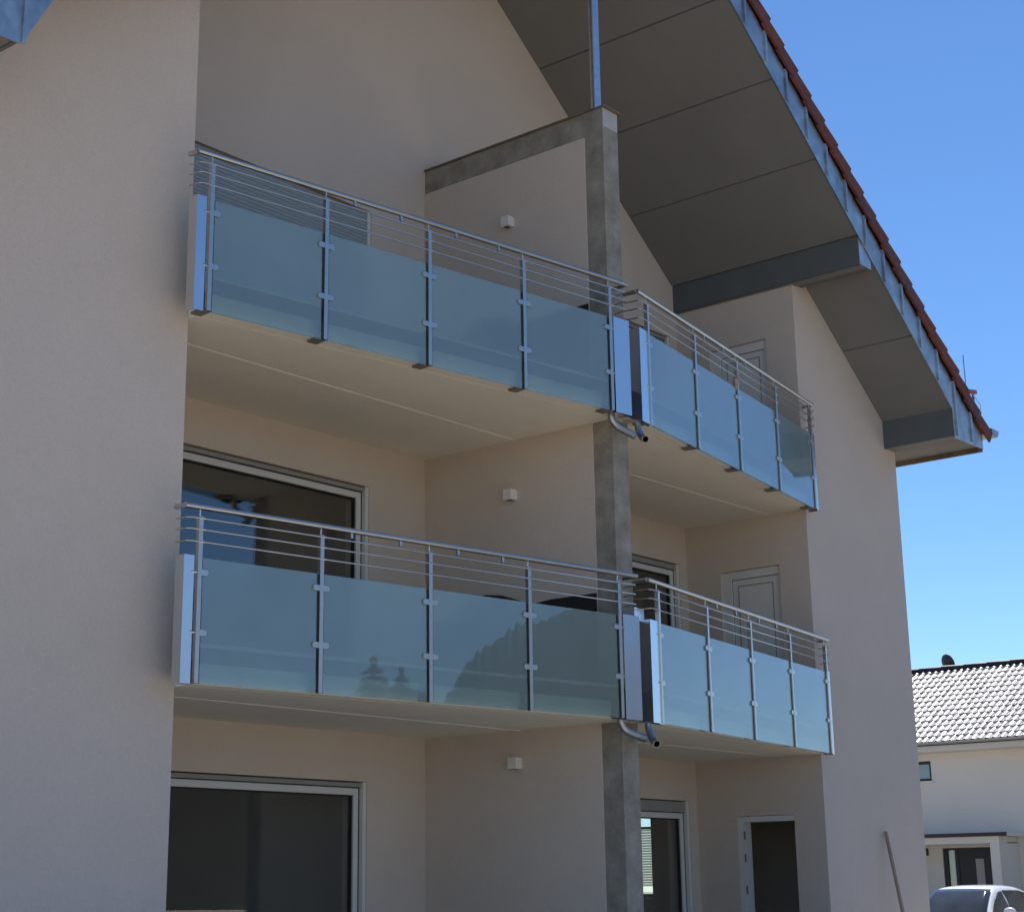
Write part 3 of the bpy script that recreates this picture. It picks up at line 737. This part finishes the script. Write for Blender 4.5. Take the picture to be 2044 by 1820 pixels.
for s_ in seen: inst("roof_tile", tm, nroof, (s_[0], s_[1], s_[2]+random.uniform(-.003, .003)), (random.uniform(-.01, .01), -NP+random.uniform(-.01, .01), 0))
ro_ = rest.build("roof_tiles", M_NTILE, nroof, True); ro_["kind"] = "stuff"
rm = MB().prism_y([(-.16, -.06), (-.10, .05), (0, .09), (.10, .05), (.16, -.06)], 0, .40).mesh("ridge_tile", M_NDARK)
for k in range(int((NY1-NY0+.6)/.37)):
    yy = NY0-.3+k*.37
    if 6 < yy < 15: inst("ridge_tile", rm, nroof, (NRX, yy, NRZ+.06+(.01 if k % 2 else 0)), (R(1.2), 0, 0))
MB().box(NRX-.1, NRX+.1, NY0-.3, NY1+.3, NRZ-.1, NRZ+.04).build("ridge_board", M_NDARK, nroof)
gt = MB()
gp = [(32.33+.07*math.cos(math.pi+math.pi*k/8), EZ-.02+.07*math.sin(math.pi+math.pi*k/8)) for k in range(9)]
gt.prism_y(gp, NY0-.4, NY1+.4).build("gutter", M_GUTTER, nroof)
# upstairs window
nw = empty("window", (NX, 10.82, 3.93), N)
fr = MB().box(.06, .12, 0, .93, 0, .07).box(.06, .12, 0, .93, .47, .55).box(.06, .12, 0, .08, .07, .47).box(.06, .12, .86, .93, .07, .47); fr.build("frame", M_NDARK, nw)
MB().box(.085, .095, .08, .86, .07, .47).build("pane", M_PANE, nw); MB().box(.15, .16, .0, .93, 0, .55).build("curtain", M_BLIND, nw)
MB().box(-.06, .06, -.05, .98, -.045, -.002).build("sill", M_WHITE, nw)
# porch
pc_ = empty("porch", (31.8, 9, NG), N)
oz = -NG
def pbox(name, a, b, mm):
    MB().box(a[0]-31.8, b[0]-31.8, a[1]-9, b[1]-9, a[2]+oz, b[2]+oz).build(name, mm, pc_)
pbox("roof_slab", (31.74, 8.23, 2.345), (33.0, 12.2, 2.43), M_NWALL)
pbox("roof_edge", (31.70, 8.20, 2.34), (31.738, 12.2, 2.44), M_REDEDGE)
pbox("beam", (31.8, 8.46, 2.165), (33.0-.7, 12.1, 2.343), M_NWALL)
pbox("pillar", (31.8, 8.462, NG), (32.99, 8.72, 2.163), M_NWALL)
pbox("pillar", (31.8, 11.9, NG), (32.99, 12.1, 2.163), M_NWALL)
pbox("ceiling", (32.301, 8.47, 2.20), (32.99, 12.09, 2.34), M_NWALL)
# door with side light
dr_ = empty("door", (NX, 9.27, NG), N)
def dbox(name, y0, y1, z0, z1, x0, x1, mm, par=None):
    return MB().box(x0, x1, y0-9.27, y1-9.27, z0+oz, z1+oz).build(name, mm, par or dr_)
fr = MB()
for (y0, y1, z0, z1) in ((9.27, 10.675, 2.03, 2.09), (10.56, 10.675, -.33, 2.03), (10.24, 10.345, -.33, 2.03), (9.27, 9.31, -.33, 2.03)):
    fr.box(.06, .14, y0-9.27, y1-9.27, z0+oz, z1+oz)
fr.build("frame", M_NDARK, dr_)
dbox("leaf", 9.31, 10.24, -.32, 2.03, .08, .13, M_NDARK)
dbox("door_light", 9.515, 9.75, .9, 1.79, .072, .079, M_ROOM)
dbox("side_light", 10.345, 10.56, -.3, 2.03, .10, .11, M_PANE); dbox("side_blind", 10.345, 10.56, -.3, 2.03, .18, .19, M_GREYBOX)
MB().tube([(.06, .82, 1.35), (.03, .82, 1.35), (.03, .82, .75), (.06, .82, .75)], .015, 8).build("handle", M_STEEL, dr_)
wl_ = MB().box(-.03, 0, -.03, .03, -.1, .1).build("doorbell", M_NDARK, N, loc=(NX-.001, 11.12, 2.0))
# satellite dish behind the ridge
sdish = empty("satellite_dish", (37.0, 12.0, NRZ-.1)); tag(sdish, "dark satellite dish standing behind the neighbouring roof ridge", "satellite dish")
n_, m2 = 8, 20; v = []; f = []
for i in range(n_+1):
    r_ = .29*i/n_
    for j in range(m2):
        t = 2*math.pi*j/m2; v.append((.32*(r_/.29)**2*.29, r_*math.cos(t), r_*math.sin(t)))
for i in range(n_):
    for j in range(m2): f.append((i*m2+j, i*m2+(j+1) % m2, (i+1)*m2+(j+1) % m2, (i+1)*m2+j))
dd = obj("dish", v, f, M_NDARK, sdish, True, loc=(0, 0, .34), rot=(0, R(-18), R(-25)))
sm = dd.modifiers.new("solid", 'SOLIDIFY'); sm.thickness = .02
MB().tube([(0.02, 0, -.4), (0.02, 0, .3)], .025, 10).build("mast", M_DARKSTEEL, sdish)
MB().tube([(0.05, 0, .05), (.32, -.22, .12), (.36, -.25, .3)], .012, 8).build("feed_arm", M_DARKSTEEL, sdish)

# ------------------------------------------------------------------ white car (heading -X)
car = empty("parked_car", (18.62, 3.18, GZ+.004), None, (0, 0, math.pi+R(2))); tag(car, "white parked car facing left in front of the neighbouring house", "car")
def loft(stations):
    """stations: (x, [(y,z)...] half section from bottom centre outwards to top centre)"""
    v = []; f = []; k = len(stations[0][1])
    for x_, sec in stations:
        full = list(sec) + [(-y, z) for y, z in sec[::-1]]
        v += [(x_, y, z) for y, z in full]
    n = 2*k
    for i in range(len(stations)-1):
        for j in range(n): f.append((i*n+j, i*n+(j+1) % n, (i+1)*n+(j+1) % n, (i+1)*n+j))
    f.append(tuple(range(n))); f.append(tuple((len(stations)-1)*n+j for j in range(n))[::-1])
    return v, f
def sec(w, zlo, zsh, ztop, wt):
    return [(w*.55, zlo), (w*.92, zlo+.03), (w, zlo+.25), (w*1.0, zsh-.12), (w*.965, zsh), (wt, ztop), (wt*.4, ztop+.02)]
st = [(2.20, sec(.62, .30, .55, .60, .50)), (2.10, sec(.76, .22, .62, .68, .62)), (1.7, sec(.86, .18, .72, .80, .70)), (1.15, sec(.89, .18, .80, .90, .76)),
      (.6, sec(.89, .18, .86, .93, .80)), (-.4, sec(.89, .18, .88, .94, .80)), (-1.3, sec(.885, .18, .90, .95, .78)), (-1.9, sec(.85, .22, .90, .96, .70)), (-2.18, sec(.72, .32, .84, .90, .60))]
v, f = loft(st); bo = obj("body", v, f, M_CARWHITE, car, True)
mo = bo.modifiers.new("sub", 'SUBSURF'); mo.levels = 1; mo.render_levels = 2
# greenhouse: roof shell and pillars
def gsec(x_, wb, zb_, wt, zt): return (x_, [(wb*.5, zb_), (wb, zb_), (wb*.985, zb_+.04), ((wb+wt)/2+.03, (zb_+zt)/2), (wt+.015, zt-.07), (wt*.93, zt-.012), (wt*.55, zt+.018)])
gs = [gsec(1.05, .74, .86, .72, .93), gsec(.82, .75, .88, .68, 1.07), gsec(.42, .76, .88, .60, 1.345), gsec(.22, .765, .88, .585, 1.40), gsec(-.35, .77, .88, .58, 1.432), gsec(-.95, .765, .89, .57, 1.40), gsec(-1.45, .75, .9, .55, 1.29), gsec(-1.85, .72, .9, .60, 1.05), gsec(-1.98, .70, .9, .64, .96)]
v, f = loft(gs); ca = obj("cabin", v, f, M_CARWHITE, car, True)
mo = ca.modifiers.new("sub", 'SUBSURF'); mo.levels = 1; mo.render_levels = 2
def panel(name, pts, mm, thick=.012):
    P = [Vector(p) for p in pts]; c = sum(P, Vector())/len(P); nrm = (P[1]-P[0]).cross(P[2]-P[0]).normalized()
    n = len(P); vv = P+[p-nrm*thick for p in P]
    ff = [tuple(range(n)), tuple(range(2*n-1, n-1, -1))]+[(i, (i+1) % n, n+(i+1) % n, n+i) for i in range(n)]
    return obj(name, vv, ff, mm, car)
# windscreen as a curved grid
v = []; f = []; nu, nv = 12, 8
for i in range(nv+1):
    t = i/nv; hw = .68*(1-t)+.545*t; zc = .90*(1-t)+1.355*t; xc = 1.10*(1-t)+.41*t
    for j in range(nu+1):
        s_ = -1+2*j/nu; bow = .10*(1-t*.5)*s_*s_
        v.append((xc-bow+.035+.03*math.sin(math.pi*t), hw*s_, zc+.02*math.sin(math.pi*t)-.012*s_*s_+.012))
for i in range(nv):
    for j in range(nu): f.append((i*(nu+1)+j, i*(nu+1)+j+1, (i+1)*(nu+1)+j+1, (i+1)*(nu+1)+j))
ws = obj("windscreen", v, f, M_CARGLASS, car, True); so = ws.modifiers.new("solid", 'SOLIDIFY'); so.thickness = .01
for s in (1, -1):
    def sy(x_, z_):     # flank of the cabin at height z
        t = (z_-.9)/.45
        return s*(.79-.19*max(t, 0)**1.1+.008)
    fw_ = [(.98, .93), (.10, .94), (.12, 1.325), (.30, 1.30), (.55, 1.19), (.80, 1.05)]
    rw_ = [(.03, .94), (-.95, .96), (-1.05, 1.27), (-.7, 1.33), (.05, 1.335)]
    for nm, pl in (("side_window", fw_), ("side_window", rw_)):
        pts = [(x_, sy(x_, z_), z_) for x_, z_ in pl]
        if s < 0: pts = pts[::-1]
        panel(nm, pts, M_CARGLASS)
    panel("quarter_window", [(x_, sy(x_, z_), z_) for x_, z_ in ([(-1.05, .97), (-1.65, 1.0), (-1.35, 1.17), (-1.15, 1.25)][::s])], M_CARGLASS)
    mi = bmesh.new(); bmesh.ops.create_uvsphere(mi, u_segments=16, v_segments=10, radius=1)
    for q in mi.verts: q.co = Vector((q.co.x*.07*(1.0 if q.co.x > 0 else .5), q.co.y*.12, q.co.z*.085))
    mm_ = bpy.data.meshes.new("mirror"); mi.to_mesh(mm_); mi.free(); mm_.materials.append(M_CARWHITE)
    for p in mm_.polygons: p.use_smooth = True
    mo_ = inst("mirror", mm_, car, (.72, s*1.0, .955))
    MB().tube([(0, -s*.02, -.03), (.02, -s*.2, -.05)], .022, 8).build("arm", M_RUBBER, mo_)
    panel("headlight", [(2.02, s*.45, .66), (1.86, s*.76, .69), (1.94, s*.76, .59), (2.13, s*.50, .57)][::s], M_RIM, .03)
    for x_ in (1.38, -1.32):
        wh = empty("wheel", (x_, s*.80, .32), car)
        MB().tube([(0, -.10, 0), (0, -.085, 0), (0, .085, 0), (0, .10, 0)], .32, 28).build("tyre", M_RUBBER, wh, True)
        MB().tube([(0, s*.095, 0), (0, s*.108, 0)], .21, 20).build("rim", M_RIM, wh, True)
MB().box(2.14, 2.22, -.36, .36, .30, .46).build("grille", M_NDARK, car)
MB().tube([(.85, .0, .945), (.70, .45, .965)], .008, 6).build("wiper", M_RUBBER, car)

# ------------------------------------------------------------------ hill and trees across the way (mirrored in the glass)
def hill():
    prof_ = [(104, 0.0), (110, 0.6), (116, 2.0), (122, 4.4), (128, 7.4), (133, 9.4), (138, 10.2), (142, 9.75), (144, 9.15), (145.2, 8.7), (146.7, 7.7), (147.2, 7.2), (147.9, 6.05), (148.25, 5.9), (148.5, 6.45), (150, 6.7), (151.2, 6.4), (151.5, 6.0), (152.2, 4.6), (154, 3.6), (158, 2.8), (166, 2.2), (180, 1.8), (200, 1.2), (215, 0)]
    def el(a):
        for (a0, e0), (a1, e1) in zip(prof_[:-1], prof_[1:]):
            if a0 <= a <= a1:
                return e0+(e1-e0)*(a-a0)/(a1-a0)
        return 0
    ox, oy, ozz = -2.0, -2.4, 3.0
    rr = [(150, 0), (165, .25), (180, .55), (195, .82), (208, .97), (215, 1.0), (240, .9), (290, .5), (360, 0)]
    v = []; f = []; na = 700; rn = random.Random(5)
    for k in range(na+1):
        a = 104+(215-104)*k/na; e = el(a)
        top = (ozz+215*math.tan(R(e))-GZ)
        for r_, t in rr:
            jit = (.30*math.sin(a*23.1+1.3)+.28*math.sin(a*61.7)+.2*math.sin(a*97.3+.4))*min(1, e/3)*(t > .96)
            v.append((ox+r_*math.sin(R(a)), oy+r_*math.cos(R(a)), GZ-.3+max(0, top*t+jit)))
    n = len(rr)
    for k in range(na):
        for j in range(n-1): f.append((k*n+j, k*n+j+1, (k+1)*n+j+1, (k+1)*n+j))
    return obj("hill", v, f, M_HILL, None, True)
tag(hill(), kind="structure")
def spruce(az, dist, h, label, seed):
    rn = random.Random(seed); ox, oy = -3.0, -2.2
    loc = (ox+dist*math.sin(R(az)), oy+dist*math.cos(R(az)), GZ)
    r = empty("spruce_tree", loc); tag(r, label, "tree", "spruces across the way")
    MB().tube([(0, 0, 0), (.05, .03, h*.5), (0, 0, h*.97)], .30*h/14, 8, r2=.03).build("trunk", M_BARK, r)
    v = []; f = []
    lv = 26
    for i in range(lv):
        t = i/(lv-1); z = h*(.18+.80*t); rad = (h*.21)*(1-t)**.62*(1+rn.uniform(-.22, .22))+.06
        nb = int(7+9*(1-t))
        for b_ in range(nb):
            a = 2*math.pi*(b_+rn.random()*.8)/nb; L = rad*rn.uniform(.65, 1.15)
            for q in range(14):
                s_ = (q+1)/14; c = Vector((math.cos(a)*L*s_, math.sin(a)*L*s_, z-.30*L*s_**1.3+rn.uniform(-.1, .1)))
                for w_ in range(2):
                    d1 = Vector((rn.gauss(0, 1), rn.gauss(0, 1), rn.gauss(0, .5))).normalized()*rn.uniform(.10, .26)*h/14
                    d2 = Vector((rn.gauss(0, 1), rn.gauss(0, 1), rn.gauss(0, .8)-.5)).normalized()*rn.uniform(.08, .2)*h/14
                    k = len(v); v += [c-d1, c+d2, c+d1]; f.append((k, k+1, k+2))
    me = bpy.data.meshes.new("crown"); me.from_pydata([tuple(q) for q in v], [], f); me.materials.append(M_NEEDLE)
    inst("crown", me, r)
spruce(150.45, 60, 11.35, "taller spruce mirrored in the second panel of the lower left railing", 1)
spruce(149.28, 61, 11.0, "shorter right hand spruce mirrored in the second panel of the lower left railing", 2)
